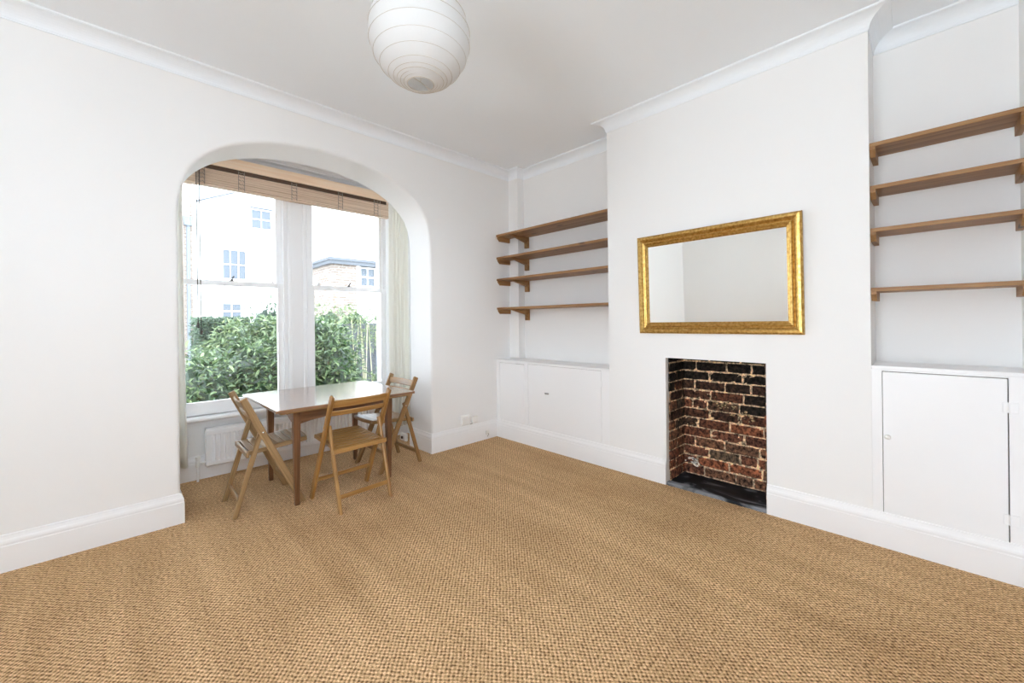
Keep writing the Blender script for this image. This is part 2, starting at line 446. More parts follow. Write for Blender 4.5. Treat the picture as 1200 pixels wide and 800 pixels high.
# rear wall with a window, left wall with a window (both unseen, added to brighten the room)
RW = (-4.1, -2.35, 1.5, 2.85)
LW = (-3.6, -2.25, .45, 2.8)
b = MB()
b.box(XL - .3, RW[0], YR - .25, YR, 0, ZC); b.box(RW[1], .75, YR - .25, YR, 0, ZC)
b.box(RW[0], RW[1], YR - .25, YR, 0, RW[2]); b.box(RW[0], RW[1], YR - .25, YR, RW[3], ZC)
struct(b.build('wall_rear', WALL))
b = MB()
b.box(XL - .25, XL, LW[1], W, 0, ZC); b.box(XL - .25, XL, YR, LW[0], 0, ZC)
b.box(XL - .25, XL, LW[0], LW[1], 0, LW[2]); b.box(XL - .25, XL, LW[0], LW[1], LW[3], ZC)
struct(b.build('wall_left', WALL))
def plain_window(name, axis, a0, a1, z0, z1, pos, depth, nbar):
    e = sempty(name)
    m = MB(); t = .06
    def bx(m, u0, u1, v0, v1, d0=0.0, d1=.06):
        if axis == 'y': m.box(u0, u1, pos - depth + d0, pos - depth + d1, v0, v1)
        else: m.box(pos - depth + d0, pos - depth + d1, u0, u1, v0, v1)
    bx(m, a0, a0 + t, z0, z1); bx(m, a1 - t, a1, z0, z1); bx(m, a0 + t, a1 - t, z0, z0 + t); bx(m, a0 + t, a1 - t, z1 - t, z1)
    for k in range(1, nbar):
        x = a0 + (a1 - a0) * k / nbar; bx(m, x - .03, x + .03, z0 + t, z1 - t)
    m.build('window_frame', TRIM, e)
    g = MB(); bx(g, a0 + t, a1 - t, z0 + t, z1 - t, .028, .032); g.build('pane', GLASS, e)
plain_window('added_window_3', 'y', RW[0], RW[1], RW[2], RW[3], YR, .15, 2)  # unseen windows added to light the room from behind and left
plain_window('added_window_4', 'x', LW[0], LW[1], LW[2], LW[3], XL, .15, 2)
plain_window('added_window_5', 'x', SY0, SY1, SZ0, SZ1, BX0, .12, 1)  # unseen side windows added for light on reveals and soffit
plain_window('added_window_6', 'x', SY0, SY1, SZ0, SZ1, BX1 + .12, .06, 1)

# ------------------------------------------------------------------ mouldings
def moulding(mb, prof, path, segs, closed=False):
    """profile (d into room, z); path of wall corners with the room on the right; mitred; segs = which path edges to emit"""
    P = [Vector(p) for p in path]; n = len(P)
    def normal(i):
        t = (P[i + 1] - P[i]).normalized(); return Vector((t.y, -t.x))
    rings = []
    for i in range(n):
        if i == 0: m_ = normal(0); 
        elif i == n - 1: m_ = normal(n - 2)
        else:
            a, c_ = normal(i - 1), normal(i)
            m_ = (a + c_) / (1 + a.dot(c_))
        rings.append([(P[i].x + m_.x * d, P[i].y + m_.y * d, z) for d, z in prof])
    k = len(prof)
    for i in segs:
        vs = rings[i] + rings[i + 1]
        fs = [(j, j + 1, k + j + 1, k + j) for j in range(k - 1)]
        fs.append(tuple(range(k))); fs.append(tuple(reversed(range(k, 2 * k))))
        fs.append((k - 1, 0, k, 2 * k - 1))
        mb.add(vs, fs)
sk = [(0, 0), (.018, 0), (.018, .134), (.0155, .138), (.0155, .141), (.0165, .150), (.0145, .160), (.0095, .169), (.0065, .180), (.005, .190), (0, .193)]
path = [(XL, YR), (XL, W), (AX0, W), (AX0, AT), (BX0, AT), (BX0, BY), (BX1, BY), (BX1, AT), (AX1, AT), (AX1, W), (W, W), (W, FY0)]
for nm, segs in (('baseboard_left', [0]), ('baseboard_window', [1, 2, 8, 9]), ('baseboard_bay', [3, 4, 5, 6, 7]), ('baseboard_right', [10])):
    b = MB(); moulding(b, sk, path, segs)
    if nm == 'baseboard_right': moulding(b, sk, [(W, FY1), (W, YR)], [0])
    struct(b.build(nm, TRIM))
# coved cornice
cv = [(0, 2.905), (.006, 2.905), (.006, 2.913)]
for k in range(9):
    an = k / 8 * PI / 2
    cv.append((.008 + .082 * (1 - math.cos(an)), 2.915 + .064 * math.sin(an)))
cv += [(.09, 2.981), (.097, 2.981), (.097, ZC), (0, ZC)]
cpath = [(XL, YR), (XL, W), (.235, W), (.235, -.13), (ALX, -.13), (ALX, BRL), (W, BRL), (W, BRR), (ARX, BRR), (ARX, YR)]
b = MB(); moulding(b, cv, cpath, range(len(cpath) - 1))
co = struct(b.build('trim_1', CEIL))
# bay cornice above the window
bc = [(0, 2.70), (.02, 2.70), (.02, 2.725), (.012, 2.73), (.02, 2.75), (.045, 2.765), (.045, 2.775), (.06, 2.79), (.09, 2.80), (.09, 2.815), (.11, 2.825), (.11, BZC), (0, BZC)]
b = MB(); moulding(b, bc, [(BX0, AT), (BX0, BY), (BX1, BY), (BX1, AT)], [0, 1, 2])
struct(b.build('trim_2', TRIM))

# ------------------------------------------------------------------ bay windows (two sliding sashes and a mullion)
MX0, MX1 = -1.878, -1.698
b = MB()
b.bar([((MX0 + MX1) / 2, .925, WZ0), ((MX0 + MX1) / 2, .925, WZ1)], (1, 0, 0), .125, MX1 - MX0, .004)
b.bar([(MX0 + .022, .857, WZ0), (MX0 + .022, .857, WZ1)], (1, 0, 0), .012, .03, .003)
b.bar([(MX1 - .022, .857, WZ0), (MX1 - .022, .857, WZ1)], (1, 0, 0), .012, .03, .003)
struct(b.build('trim_3', TRIM))
# window board with rounded nosing
b = MB()
pr_ = [(1.0, .52), (1.0, .485), (.80, .485), (.788, .489), (.782, .497), (.781, .505), (.784, .514), (.792, .519), (.80, .52)]
b.prism(pr_, lambda y, z: (BX0 + .02, y, z), lambda y, z: (BX1 - .02, y, z))
b.box(BX0 + .04, BX1 - .04, .85, BY, .455, .485)
struct(b.build('trim_4', TRIM))
def sash_window(name, x0, x1):
    e = sempty(name)
    m = MB(); t = .026                                 # lining and beads
    m.box(x0, x0 + t, .858, 1.05, WZ0, WZ1); m.box(x1 - t, x1, .858, 1.05, WZ0, WZ1)
    m.box(x0 + t, x1 - t, .858, 1.05, WZ1 - .04, WZ1); m.box(x0 + t, x1 - t, .93, 1.10, WZ0 - .03, WZ0 + .015)
    m.build('window_frame', TRIM, e)
    a, c_ = x0 + t, x1 - t; s_ = .048
    ls = MB()                                          # lower sash, inside
    ls.bar([(a + s_ / 2, .90, WZ0), (a + s_ / 2, .90, 1.66)], (1, 0, 0), .038, s_, .004)
    ls.bar([(c_ - s_ / 2, .90, WZ0), (c_ - s_ / 2, .90, 1.66)], (1, 0, 0), .038, s_, .004)
    ls.bar([(a + s_, .90, WZ0 + .056), (c_ - s_, .90, WZ0 + .056)], (0, 1, 0), .112, .038, .004)
    ls.bar([(a + s_, .90, 1.64), (c_ - s_, .90, 1.64)], (0, 1, 0), .042, .038, .004)
    lo = ls.build('lower_sash', TRIM, e)
    g = MB(); g.box(a + s_, c_ - s_, .899, .903, WZ0 + .112, 1.62); g.build('pane', GLASS, lo)
    us = MB()                                          # upper sash, outside
    us.bar([(a + s_ / 2, .945, 1.60), (a + s_ / 2, .945, WZ1 - .04)], (1, 0, 0), .038, s_, .004)
    us.bar([(c_ - s_ / 2, .945, 1.60), (c_ - s_ / 2, .945, WZ1 - .04)], (1, 0, 0), .038, s_, .004)
    us.bar([(a + s_, .945, 1.645), (c_ - s_, .945, 1.645)], (0, 1, 0), .04, .038, .004)
    us.bar([(a + s_, .945, WZ1 - .07), (c_ - s_, .945, WZ1 - .07)], (0, 1, 0), .06, .038, .004)
    uo = us.build('upper_sash', TRIM, e)
    g = MB(); g.box(a + s_, c_ - s_, .943, .947, 1.66, WZ1 - .1); g.build('pane', GLASS, uo)
    xm = (x0 + x1) / 2
    fz = MB()                                          # cam fastener on the meeting rail
    fz.box(xm - .018, xm + .018, .885, .91, 1.661, 1.668)
    fz.lathe([(.010, 1.668), (.010, 1.678), (.006, 1.681)], 12, Matrix.Translation((xm, .898, 0)), False, True)
    fz.bar([(xm, .898, 1.683), (xm + .016, .89, 1.705)], (0, 1, 0), .010, .008, .002)
    fz.build('sash_fastener', BLACK, lo, 'small black cam fastener')
    return e, lo
w1, lo1 = sash_window('window_1', WX0, MX0)
w2, lo2 = sash_window('window_2', MX1, WX1)
# loop of sash cord under the left meeting rail, small white stop on its right
b = MB(); xm = (WX0 + MX0) / 2
b.tube([(xm + .06 * math.cos(a), .874, 1.622 - .038 * math.sin(a)) for a in [k / 14 * PI for k in range(15)]], .003, 8)
b.build('pull_loop', CORD_BLACK, lo1, 'thin loop of cord hanging from the meeting rail')
for lo, xx in ((lo1, MX0 - .11), (lo2, MX1 + .12)):
    b = MB(); b.box(xx - .014, xx + .014, .888, .912, 1.661, 1.672); b.lathe([(.009, 1.672), (.012, 1.683), (.006, 1.69)], 12, Matrix.Translation((xx, .90, 0)), False, True)
    b.build('sash_stop', TRIM, lo, 'small white sash stop')

# ------------------------------------------------------------------ wooden blind pulled up
bl = thing('wooden_blind', 'wooden slatted blind pulled up to the top of the bay window', 'blind', (0, 0, 0))
b = MB(); b.bar([(-2.72, .765, 2.652), (-.885, .765, 2.652)], (0, 1, 0), .088, .022, .003); b.build('fascia', FASCIA, bl, 'pale peach coloured pelmet board')
b = MB(); b.box(-2.70, -.90, .778, .845, 2.575, 2.69); b.build('headrail', SHADOWGAP, bl, 'headrail behind the pelmet, coloured dark as its shadow gap')
b = MB()
zz = 2.604; k = 0
while zz > 2.452:
    h = random.uniform(.0045, .007)
    dy = random.uniform(-.004, .004)
    b.bar([(-2.70, .806 + dy, zz - h / 2), (-1.8, .806 + dy, zz - h / 2 + random.uniform(-.0015, .0015)), (-.872, .806 + dy, zz - h / 2)], (0, 1, 0), h, .05, .0012)
    zz -= h + .0006
b.build('slat_stack', BAMBOO, bl, 'raised stack of thin brown wooden slats')
b = MB(); b.bar([(-2.705, .806, 2.441), (-.868, .806, 2.441)], (0, 1, 0), .016, .054, .003); b.build('bottom_rail', BAMBOO, bl)
for x in (-2.53, -2.25, -1.83, -1.40, -1.02):
    b = MB()
    for dx in (-.022, .022):
        b.tube([(x + dx, .776, 2.605), (x + dx, .774, 2.52), (x + dx, .776, 2.435)], .0022, 6)
    for q in range(5):
        z = 2.595 - q * .032
        b.tube([(x - .022, .775, z), (x - .006, .766, z - .014), (x + .008, .768, z - .004), (x + .022, .775, z - .018)], .0022, 6)
    b.build('ladder_cord', CORD_DARK, bl)
b = MB()
for (x, zb) in ((-2.565, 1.29), (-2.545, 1.235)):
    b.tube([(x, .765, 2.60), (x, .764, 2.2), (x + .003, .764, zb)], .0036, 6)
    b.lathe([(.002, zb + .016), (.009, zb), (.010, zb - .028), (.004, zb - .036)], 10, Matrix.Translation((x + .003, .764, 0)))
b.build('pull_cord', CORD_BLACK, bl, 'pair of hanging pull cords with small toggles')
b = MB(); b.tube([(-.98, .765, 2.60), (-.982, .764, 2.0), (-.98, .764, 1.12)], .0018, 6); b.build('tilt_cord', CORD, bl)

# ------------------------------------------------------------------ curtains
def curtain(label, x0, x1, yc, z0, z1, folds, amp, flare):
    m = MB(); nu, nv = folds * 12, 24
    vs, fs = [], []
    ph = [random.uniform(-.5, .5) for _ in range(folds + 2)]
    for j in range(nv + 1):
        fz = j / nv; z = z0 + (z1 - z0) * fz
        for i in range(nu + 1):
            u = i / nu
            k = int(u * folds)
            a = amp * (1.0 + .25 * math.sin(5 * u + 2)) * (.75 + .35 * (1 - fz))
            x = x0 + (x1 - x0) * u + flare * (1 - fz) ** 2 * (u if flare > 0 else (u - 1) * -1)
            y = yc + a * math.sin(2 * PI * folds * u + .5 * math.sin(3 * fz + ph[k])) + .008 * math.sin(9 * u + 4 * fz)
            vs.append((x, y, z))
    for j in range(nv):
        for i in range(nu):
            q = j * (nu + 1) + i
            fs.append((q, q + 1, q + nu + 2, q + nu + 1))
    m.add(vs, fs)
    o = m.build('curtain', CURT, None, None, True)
    so = o.modifiers.new('thickness', 'SOLIDIFY'); so.thickness = .003
    return tag(o, label, 'curtain', 'cream curtains in the bay')
curtain('cream curtain at the left end of the bay, mostly hidden by the arch', -2.90, -2.675, .60, .19, 2.62, 4, .026, .02)
curtain('cream curtain gathered at the right end of the bay beside the arch', -.955, -.74, .615, .17, 2.62, 5, .026, 0.0)

# ------------------------------------------------------------------ radiator
rd = thing('radiator', 'long white panel radiator under the bay window', 'radiator', (0, 0, 0))
RX0, RX1 = -2.515, -1.12
m = MB(); prof = []
x = RX0 + .03
step = .0336
pts = [(RX0, .775)]
while x + step < RX1 - .02:
    pts += [(x, .765), (x + step * .32, .765), (x + step * .45, .779), (x + step * .87, .779)]
    x += step
pts += [(x, .765), (RX1, .775)]
vs, fs = [], []
zs = [(.115, .006), (.122, 0), (.15, 0), (.158, 1), (.365, 1), (.373, 0), (.405, 0), (.415, .006)]
for (z, mode) in zs:
    for (px_, py_) in pts:
        y = py_ if mode == 1 else .765 + (mode if mode else 0)
        vs.append((px_, y, z))
k = len(pts)
for j in range(len(zs) - 1):
    for i in range(k - 1): fs.append((j * k + i, j * k + i + 1, (j + 1) * k + i + 1, (j + 1) * k + i))
m.add(vs, fs); m.build('front_panel', TRIM, rd)
m = MB(); m.box(RX0 + .004, RX1 - .004, .785, .835, .12, .41); m.build('body', TRIM, rd)
m = MB(); m.box(RX0 - .004, RX1 + .004, .768, .838, .415, .423)
for q in range(40):
    xx = RX0 + .03 + q * (RX1 - RX0 - .08) / 39
    m.box(xx, xx + .018, .78, .828, .423, .4245)
m.build('top_grille', TRIM, rd)
for xa in (RX0 - .004, RX1):
    m = MB(); m.box(xa, xa + .004, .768, .838, .113, .423); m.build('end_panel', TRIM, rd)
m = MB(); xp = RX0 - .055
m.tube([(xp, .80, 0), (xp, .80, .135)], .0085, 12); m.tube([(xp, .80, .15), (RX0 + .01, .80, .15)], .008, 12)
m.build('pipe', TRIM, rd)
m = MB(); m.lathe([(.013, .12), (.016, .125), (.016, .165), (.013, .17), (.013, .18), (.017, .182), (.017, .205), (.010, .21)], 16, Matrix.Translation((xp, .80, 0)), True, True)
m.build('valve', PLASTIC, rd, 'small white radiator valve')

# ------------------------------------------------------------------ sockets
s = thing('wall_socket', 'white electrical wall socket just above the skirting right of the arch', 'socket', (-.435, W, .257))
m = MB(); m.bar([(-.055, -.014, 0), (.055, -.014, 0)], (0, 1, 0), .10, .028, .004); m.build('back_box', PLASTIC, s)
m = MB(); m.bar([(-.05, -.032, 0), (.05, -.032, 0)], (0, 1, 0), .09, .008, .003); fo = m.build('face_plate', PLASTIC, s)
for xa in (-.03, .012):
    m = MB(); m.box(xa, xa + .018, -.038, -.036, .02, .036); m.build('switch', TRIM, fo)
s = thing('plug_adapter', 'small cream plug adapter fixed beside the wall socket', 'plug', (-.325, W, .248))
m = MB(); m.bar([(-.038, -.02, 0), (.038, -.02, 0)], (0, 1, 0), .066, .04, .005); m.build('housing', PLASTIC, s)
m = MB(); m.tube([(-.03, -.026, -.033), (-.034, -.025, -.04), (-.05, -.012, -.045)], .003, 8); m.build('cord_end', CORD_DARK, s)
s = thing('wall_socket', 'white socket on the skirting inside the right reveal of the arch', 'socket', (AX1 - .018, .50, .075), -PI / 2)
m = MB(); m.bar([(-.055, -.014, 0), (.055, -.014, 0)], (0, 1, 0), .075, .028, .004); m.build('back_box', PLASTIC, s)
m = MB(); m.bar([(-.05, -.031, 0), (.05, -.031, 0)], (0, 1, 0), .066, .006, .002); m.build('face_plate', PLASTIC, s)
m = MB(); m.box(-.012, .012, -.046, -.034, -.012, .012); m.build('plug', BLACK, s, 'small black plug')
s = thing('telephone_socket', 'tiny white telephone socket on the skirting near the room corner', 'socket', (-.145, 0, .075))
m = MB(); m.bar([(-.022, -.007, 0), (.022, -.007, 0)], (0, 1, 0), .044, .014, .003); m.build('housing', PLASTIC, s)
m = MB(); m.tube([(0, -.015, -.008), (.006, -.018, -.02), (-.004, -.01, -.045)], .003, 8); m.build('cord_end', CORD_DARK, s)

# ------------------------------------------------------------------ alcove cupboards
def cupboard_left():
    t = thing('alcove_cupboard', 'low white built-in cupboard with two doors in the left alcove', 'cupboard', (W, 0, 0))
    D = ALX - W - .004
    zt = .858
    m = MB()                                           # face frame
    y0, y1 = W - .001, BRL + .0004
    doors = [(-.035, -.415, .175, .828), (-.466, -1.358, .175, .836)]
    m.box(0, .02, -.035, y0, .137, zt - .02); m.box(0, .02, -.466, -.415, .137, zt - .02); m.box(0, .02, y1, -1.358, .137, zt - .02)
    m.box(0, .02, -.415, -.035, .137, .175); m.box(0, .02, -.415, -.035, .828, zt - .02)
    m.box(0, .02, -1.358, -.466, .137, .175); m.box(0, .02, -1.358, -.466, .836, zt - .02)
    m.build('face_frame', TRIM, t)
    m = MB(); m.box(.02, D, y1, y0, .137, .15); m.box(D - .006, D, y1, y0, .15, zt - .025); m.build('carcass', SHADOWGAP, t)
    m = MB(); m.bar([(D / 2 - .001, y0, zt - .01), (D / 2 - .001, y1, zt - .01)], (0, 0, 1), D, .02, .003); m.build('top_board', TRIM, t)
    for i, (a, c_, z0, z1) in enumerate(doors):
        g = .003
        m = MB(); m.bar([(.009, a - g, (z0 + z1) / 2), (.009, c_ + g, (z0 + z1) / 2)], (1, 0, 0), z1 - z0 - 2 * g - (.003 if i == 0 else 0), .018, .002)
        d = m.build('door', TRIM, t)
        if i == 1:
            m = MB(); m.bar([(-.006, -.70, .56), (-.006, -.755, .56)], (1, 0, 0), .018, .010, .003); m.build('handle', CHROME, d, 'small metal catch plate')
            for z in (.30, .72):
                m = MB(); m.bar([(-.002, -1.345, z), (-.002, -1.368, z)], (1, 0, 0), .05, .004, .001); m.build('hinge', TRIM, d)
        else:
            for z in (.28, .72):
                m = MB(); m.bar([(-.002, -.405, z), (-.002, -.428, z)], (1, 0, 0), .05, .004, .001); m.build('hinge', TRIM, d)
cupboard_left()
def cupboard_right():
    t = thing('alcove_cupboard', 'tall white built-in cupboard with one knobbed door in the right alcove', 'cupboard', (W, 0, 0))
    D = ARX - W - .004; zt = 1.01
    y0, y1 = BRR - .0004, YR + .0004
    a, c_, z0, z1 = -3.194, -3.646, .178, .981
    m = MB()
    m.box(0, .02, a, y0, .137, zt - .02); m.box(0, .02, y1, c_, .137, zt - .02); m.box(0, .02, c_, a, .137, z0); m.box(0, .02, c_, a, z1, zt - .02)
    m.build('face_frame', TRIM, t)
    m = MB(); m.box(.02, D, y1, y0, .137, .15); m.box(D - .006, D, y1, y0, .15, zt - .025); m.build('carcass', SHADOWGAP, t)
    m = MB(); m.bar([(D / 2 - .001, y0, zt - .01), (D / 2 - .001, y1, zt - .01)], (0, 0, 1), D, .02, .003); m.build('top_board', TRIM, t)
    m = MB(); m.bar([(.009, a - .0025, (z0 + z1) / 2 + .001), (.009, c_ + .004, (z0 + z1) / 2 + .001)], (1, 0, 0), z1 - z0 - .010, .018, .002)
    d = m.build('door', TRIM, t)
    m = MB(); m.lathe([(.006, 0), (.006, .012), (.012, .018), (.014, .025), (.011, .031), (.004, .034)], 20, Matrix.Translation((0, -3.216, .62)) @ Matrix.Rotation(-PI / 2, 4, 'Y'), False, True)
    m.build('knob', PLASTIC, d, 'small pale round knob', True)
    for z in (.30, .84):
        m = MB(); m.bar([(-.002, c_ + .02, z), (-.002, c_ - .03, z)], (1, 0, 0), .05, .004, .001); m.tube([(-.003, c_, z - .025), (-.003, c_, z + .025)], .004, 8)
        m.build('hinge', TRIM, d)
cupboard_right()

# ------------------------------------------------------------------ alcove shelves
def shelf(label, z, y0, y1, xb, group, left):
    t = thing('alcove_shelf', label, 'shelf', (.035, 0, z), 0, group)
    d = xb - .035
    m = MB()
    if left:   # notched round the boxed-in pipe
        nb = .235 - .035 - .002
        seed = random.uniform(0, 40)
        poly = [(0, y0), (nb, y0), (nb, -.132), (d, -.132), (d, y1), (0, y1)]
        b0 = len(m.v); m.prism(poly, lambda x, y: (x, y, -.022), lambda x, y: (x, y, 0))
        m.g = [(p[1] + seed, p[0] + seed * .3, p[2]) for p in m.v]
    else:
        m.bar([(d / 2, y0, -.011), (d / 2, y1, -.011)], (0, 0, 1), d, .022, .002)
    m.build('board', PINE, t)
    def cleat(name, ya, yb, xa, xe, h=.048, tip=.03):
        m = MB(); poly = [(xa, 0), (xa, -.016), (xa + tip, -h), (xe, -h), (xe, 0)]
        m.prism(poly, lambda x, z_: (x, ya, z_ - .022), lambda x, z_: (x, yb, z_ - .022))
        s_ = random.uniform(0, 30); m.g = [(p[0] + s_, p[1], p[2] + s_ * .2) for p in m.v]
        m.build(name, PINE, t)
    if left:
        cleat('bracket', y0, y0 - .022, .012, .195)
        m = MB()      # gallows bracket against the alcove back beside the boxing
        xw = d - .001
        m.box(xw - .028, xw, -.215, -.165, -.145, -.022)
        poly = [(.03, -.022), (xw - .028, -.022), (xw - .028, -.085), (.03, -.030)]
        m.prism(poly, lambda x, z_: (x, -.205, z_), lambda x, z_: (x, -.175, z_))
        m.g = [(p[0] * .7 + p[2], p[1], p[2]) for p in m.v]
        m.build('gallows_bracket', PINE, t)
        cleat('bracket', y1 + .022, y1, .06, d)
    else:
        cleat('bracket', y0, y0 - .024, .004, d, .05, .035)
        cleat('bracket', y1 + .024, y1, .004, d, .05, .035)
    return t
order = ['topmost', 'second from top', 'third from top', 'lowest']
for o_, z in zip(order, (2.255, 2.002, 1.760, 1.437)):
    shelf(f'pine shelf in the left alcove near the window, {o_} of its four', z, W - .001, BRL + .001, .33, 'pine shelves in the left alcove', True)
for o_, z in zip(order, (2.272, 2.029, 1.787, 1.449)):
    shelf(f'pine shelf in the right alcove above the single cupboard, {o_} of its four', z, BRR - .001, YR + .001, .26, 'pine shelves in the right alcove', False)

# ------------------------------------------------------------------ gilt mirror
mi = thing('wall_mirror', 'large gilt framed rectangular mirror hung above the fireplace', 'mirror', (W - .0118, -2.29, 1.56))
mi.rotation_euler = (0, -.03, 0)
hw, hh = .552, .384
fp = [(0, 0), (.0, .016), (.004, .022), (.012, .027), (.026, .028), (.036, .022), (.044, .014), (.050, .012), (.054, .020), (.060, .023), (.067, .020), (.072, .013), (.077, .014), (.083, .010), (.086, .006), (.086, 0)]
m = MB(); k = len(fp); vs, fs = [], []
for (sy, sz) in ((1, 1), (-1, 1), (-1, -1), (1, -1)):
    for d, h in fp: vs.append((-h, sy * (hw - d), sz * (hh - d)))
for i in range(4):
    i2 = (i + 1) % 4
    for j in range(k): 
        j2 = (j + 1) % k
        fs.append((i * k + j, i * k + j2, i2 * k + j2, i2 * k + j))
m.add(vs, fs); fr = m.build('frame', GOLD, mi)
fr.rotation_euler = (math.radians(-.2), 0, 0)
m = MB(); iw, ih, bv = hw - .085, hh - .085, .022
vs = [(-.004, sy * iw, sz * ih) for sy, sz in ((1, 1), (-1, 1), (-1, -1), (1, -1))] + [(-.0045, sy * (iw - bv), sz * (ih - bv)) for sy, sz in ((1, 1), (-1, 1), (-1, -1), (1, -1))] + [(0, sy * iw, sz * ih) for sy, sz in ((1, 1), (-1, 1), (-1, -1), (1, -1))]
fs = [(4, 5, 6, 7), (8, 9, 10, 11)] + [(i, (i + 1) % 4, 4 + (i + 1) % 4, 4 + i) for i in range(4)] + [(i, (i + 1) % 4, 8 + (i + 1) % 4, 8 + i) for i in range(4)]
m.add(vs, fs); go = m.build('mirror_glass', MIRROR, mi); go.rotation_euler = fr.rotation_euler

# ------------------------------------------------------------------ fireplace
fp_ = thing('fireplace', 'open brick fireplace recess with a slate hearth in the chimney breast', 'fireplace', (0, 0, 0))
def bricks(m, place, L, H, start, side=False):
    """courses of irregular bricks; place(u, v, d) -> point"""
    course = .0765; bl_ = .217; mort = .012
    z = .03; r = 0
    while z < H:
        u = start - (bl_ + mort) * (.5 if r % 2 else .02) + random.uniform(-.02, .02)
        while u < L:
            ln = bl_ * random.choice((1, 1, 1, .48, .75, 1)) * random.uniform(.95, 1.05)
            a, b_ = max(u, .002), min(u + ln, L - .002)
            if b_ - a > .02:
                hgt = z / H
                soot = max(0, min(1, (hgt - .38) * 2.6 + random.uniform(-.25, .55)))
                base = random.choice([(.19, .072, .042), (.15, .064, .042), (.24, .088, .048), (.13, .072, .048), (.18, .09, .056), (.12, .084, .058)])
                dk = (.019, .015, .013)
                col = tuple(base[i] * (1 - soot) + dk[i] * soot for i in range(3))
                z1 = min(z + .0645 + random.uniform(-.003, .003), H)
                j = lambda: random.uniform(-.0028, .0028)
                d = random.uniform(.004, .013)
                # front face with rounded, chipped edges
                nu, nv = 6, 3; vs = []; fs = []
                for q in range(nv + 1):
                    for p in range(nu + 1):
                        fu, fv = p / nu, q / nv
                        edge = (p in (0, nu)) + (q in (0, nv))
                        uu = a + (b_ - a) * fu + (j() if edge else j() * .6); vv = z + (z1 - z) * fv + (j() * .7 if edge else 0)
                        vs.append(place(min(max(uu, .0), L), min(max(vv, .0), H), d - .0022 * edge - abs(j()) * .6))
                nn = len(vs)
                for q in range(nv):
                    for p in range(nu):
                        i0 = q * (nu + 1) + p
                        fs.append((i0, i0 + 1, i0 + nu + 2, i0 + nu + 1))
                per = [p for p in range(nu + 1)] + [q * (nu + 1) + nu for q in range(1, nv + 1)] + [nv * (nu + 1) + p for p in range(nu - 1, -1, -1)] + [q * (nu + 1) for q in range(nv - 1, 0, -1)]
                back = []
                for i0 in per:
                    back.append(len(vs)); fu = (i0 % (nu + 1)) / nu; fv = (i0 // (nu + 1)) / nv
                    vs.append(place(a + (b_ - a) * fu, z + (z1 - z) * fv, -.006))
                for q in range(len(per)):
                    q2 = (q + 1) % len(per)
                    fs.append((per[q], per[q2], back[q2], back[q]))
                m.add(vs, fs, None, col)
            u += ln + mort + random.uniform(-.002, .004)
        z += course; r += 1
BXR = .325
m = MB()
mc = (.62, .47, .31)
def mortar_patch(m, place, L, H):
    nu, nv = int(L / .02), int(H / .02); vs, fs = [], []
    for q in range(nv + 1):
        for p in range(nu + 1):
            vs.append(place(L * p / nu, H * q / nv, random.uniform(-.003, .0035)))
    for q in range(nv):
        for p in range(nu):
            i0 = q * (nu + 1) + p; fs.append((i0, i0 + 1, i0 + nu + 2, i0 + nu + 1))
    m.add(vs, fs, None, mc)
Lb = FY0 - FY1
pb = lambda u, v, d: (BXR - d, FY0 - u, v)
mortar_patch(m, pb, Lb, FZ); bricks(m, pb, Lb, FZ, 0)
# smears of pale mortar across some bricks, lime splash near the hearth
def smear(m, place, u0, v0, r, col, n_=26):
    for _ in range(n_):
        u = u0 + random.gauss(0, r); v = v0 + random.gauss(0, r * .5); s_ = random.uniform(.006, .016)
        if not (.02 < u < Lb - .02 and .03 < v < FZ - .03): continue
        vs = [place(u + s_ * math.cos(a) * random.uniform(.6, 1.3), v + s_ * .7 * math.sin(a) * random.uniform(.6, 1.3), .0105) for a in [k / 7 * 2 * PI for k in range(7)]] + [place(u, v, .0155)]
        m.add(vs, [(k, (k + 1) % 7, 7) for k in range(7)], None, col)
smear(m, pb, .30, .62, .05, (.36, .27, .15)); smear(m, pb, .47, .55, .04, (.38, .28, .16), 18)
smear(m, pb, .09, .12, .028, (.68, .66, .62), 18)
m.build('brick_back', BRICK, fp_)
for side, yy, sg in (('left', FY0, -1), ('right', FY1, 1)):
    m = MB(); Ls = BXR - .05
    ps = (lambda u, v, d: (.05 + u, FY0 - d - .012, v)) if side == 'left' else (lambda u, v, d: (.05 + u, FY1 + d + .012, v))
    mortar_patch(m, ps, Ls, FZ); bricks(m, ps, Ls, FZ, 0, True)
    m.build('brick_cheek', BRICK, fp_)
m.col = None
m = MB()      # slate with a chipped front edge
nS = 30; vs = []
for i in range(nS + 1):
    y = FY0 - .004 - (Lb - .008) * i / nS
    ch = random.uniform(0, .006)
    vs += [(.002 + ch, y, 0), (.002 + ch, y, .014), (.008 + ch * 1.5, y, .022), (BXR - .015, y, .024), (BXR - .015, y, 0)]
fs = [(i * 5 + j, i * 5 + (j + 1) % 5, (i + 1) * 5 + (j + 1) % 5, (i + 1) * 5 + j) for i in range(nS) for j in range(5)] + [(0, 1, 2, 3, 4), tuple(nS * 5 + j for j in (4, 3, 2, 1, 0))]
m.add(vs, fs); m.build('hearth_slab', SLATE, fp_, 'dusty dark slate hearth slab')

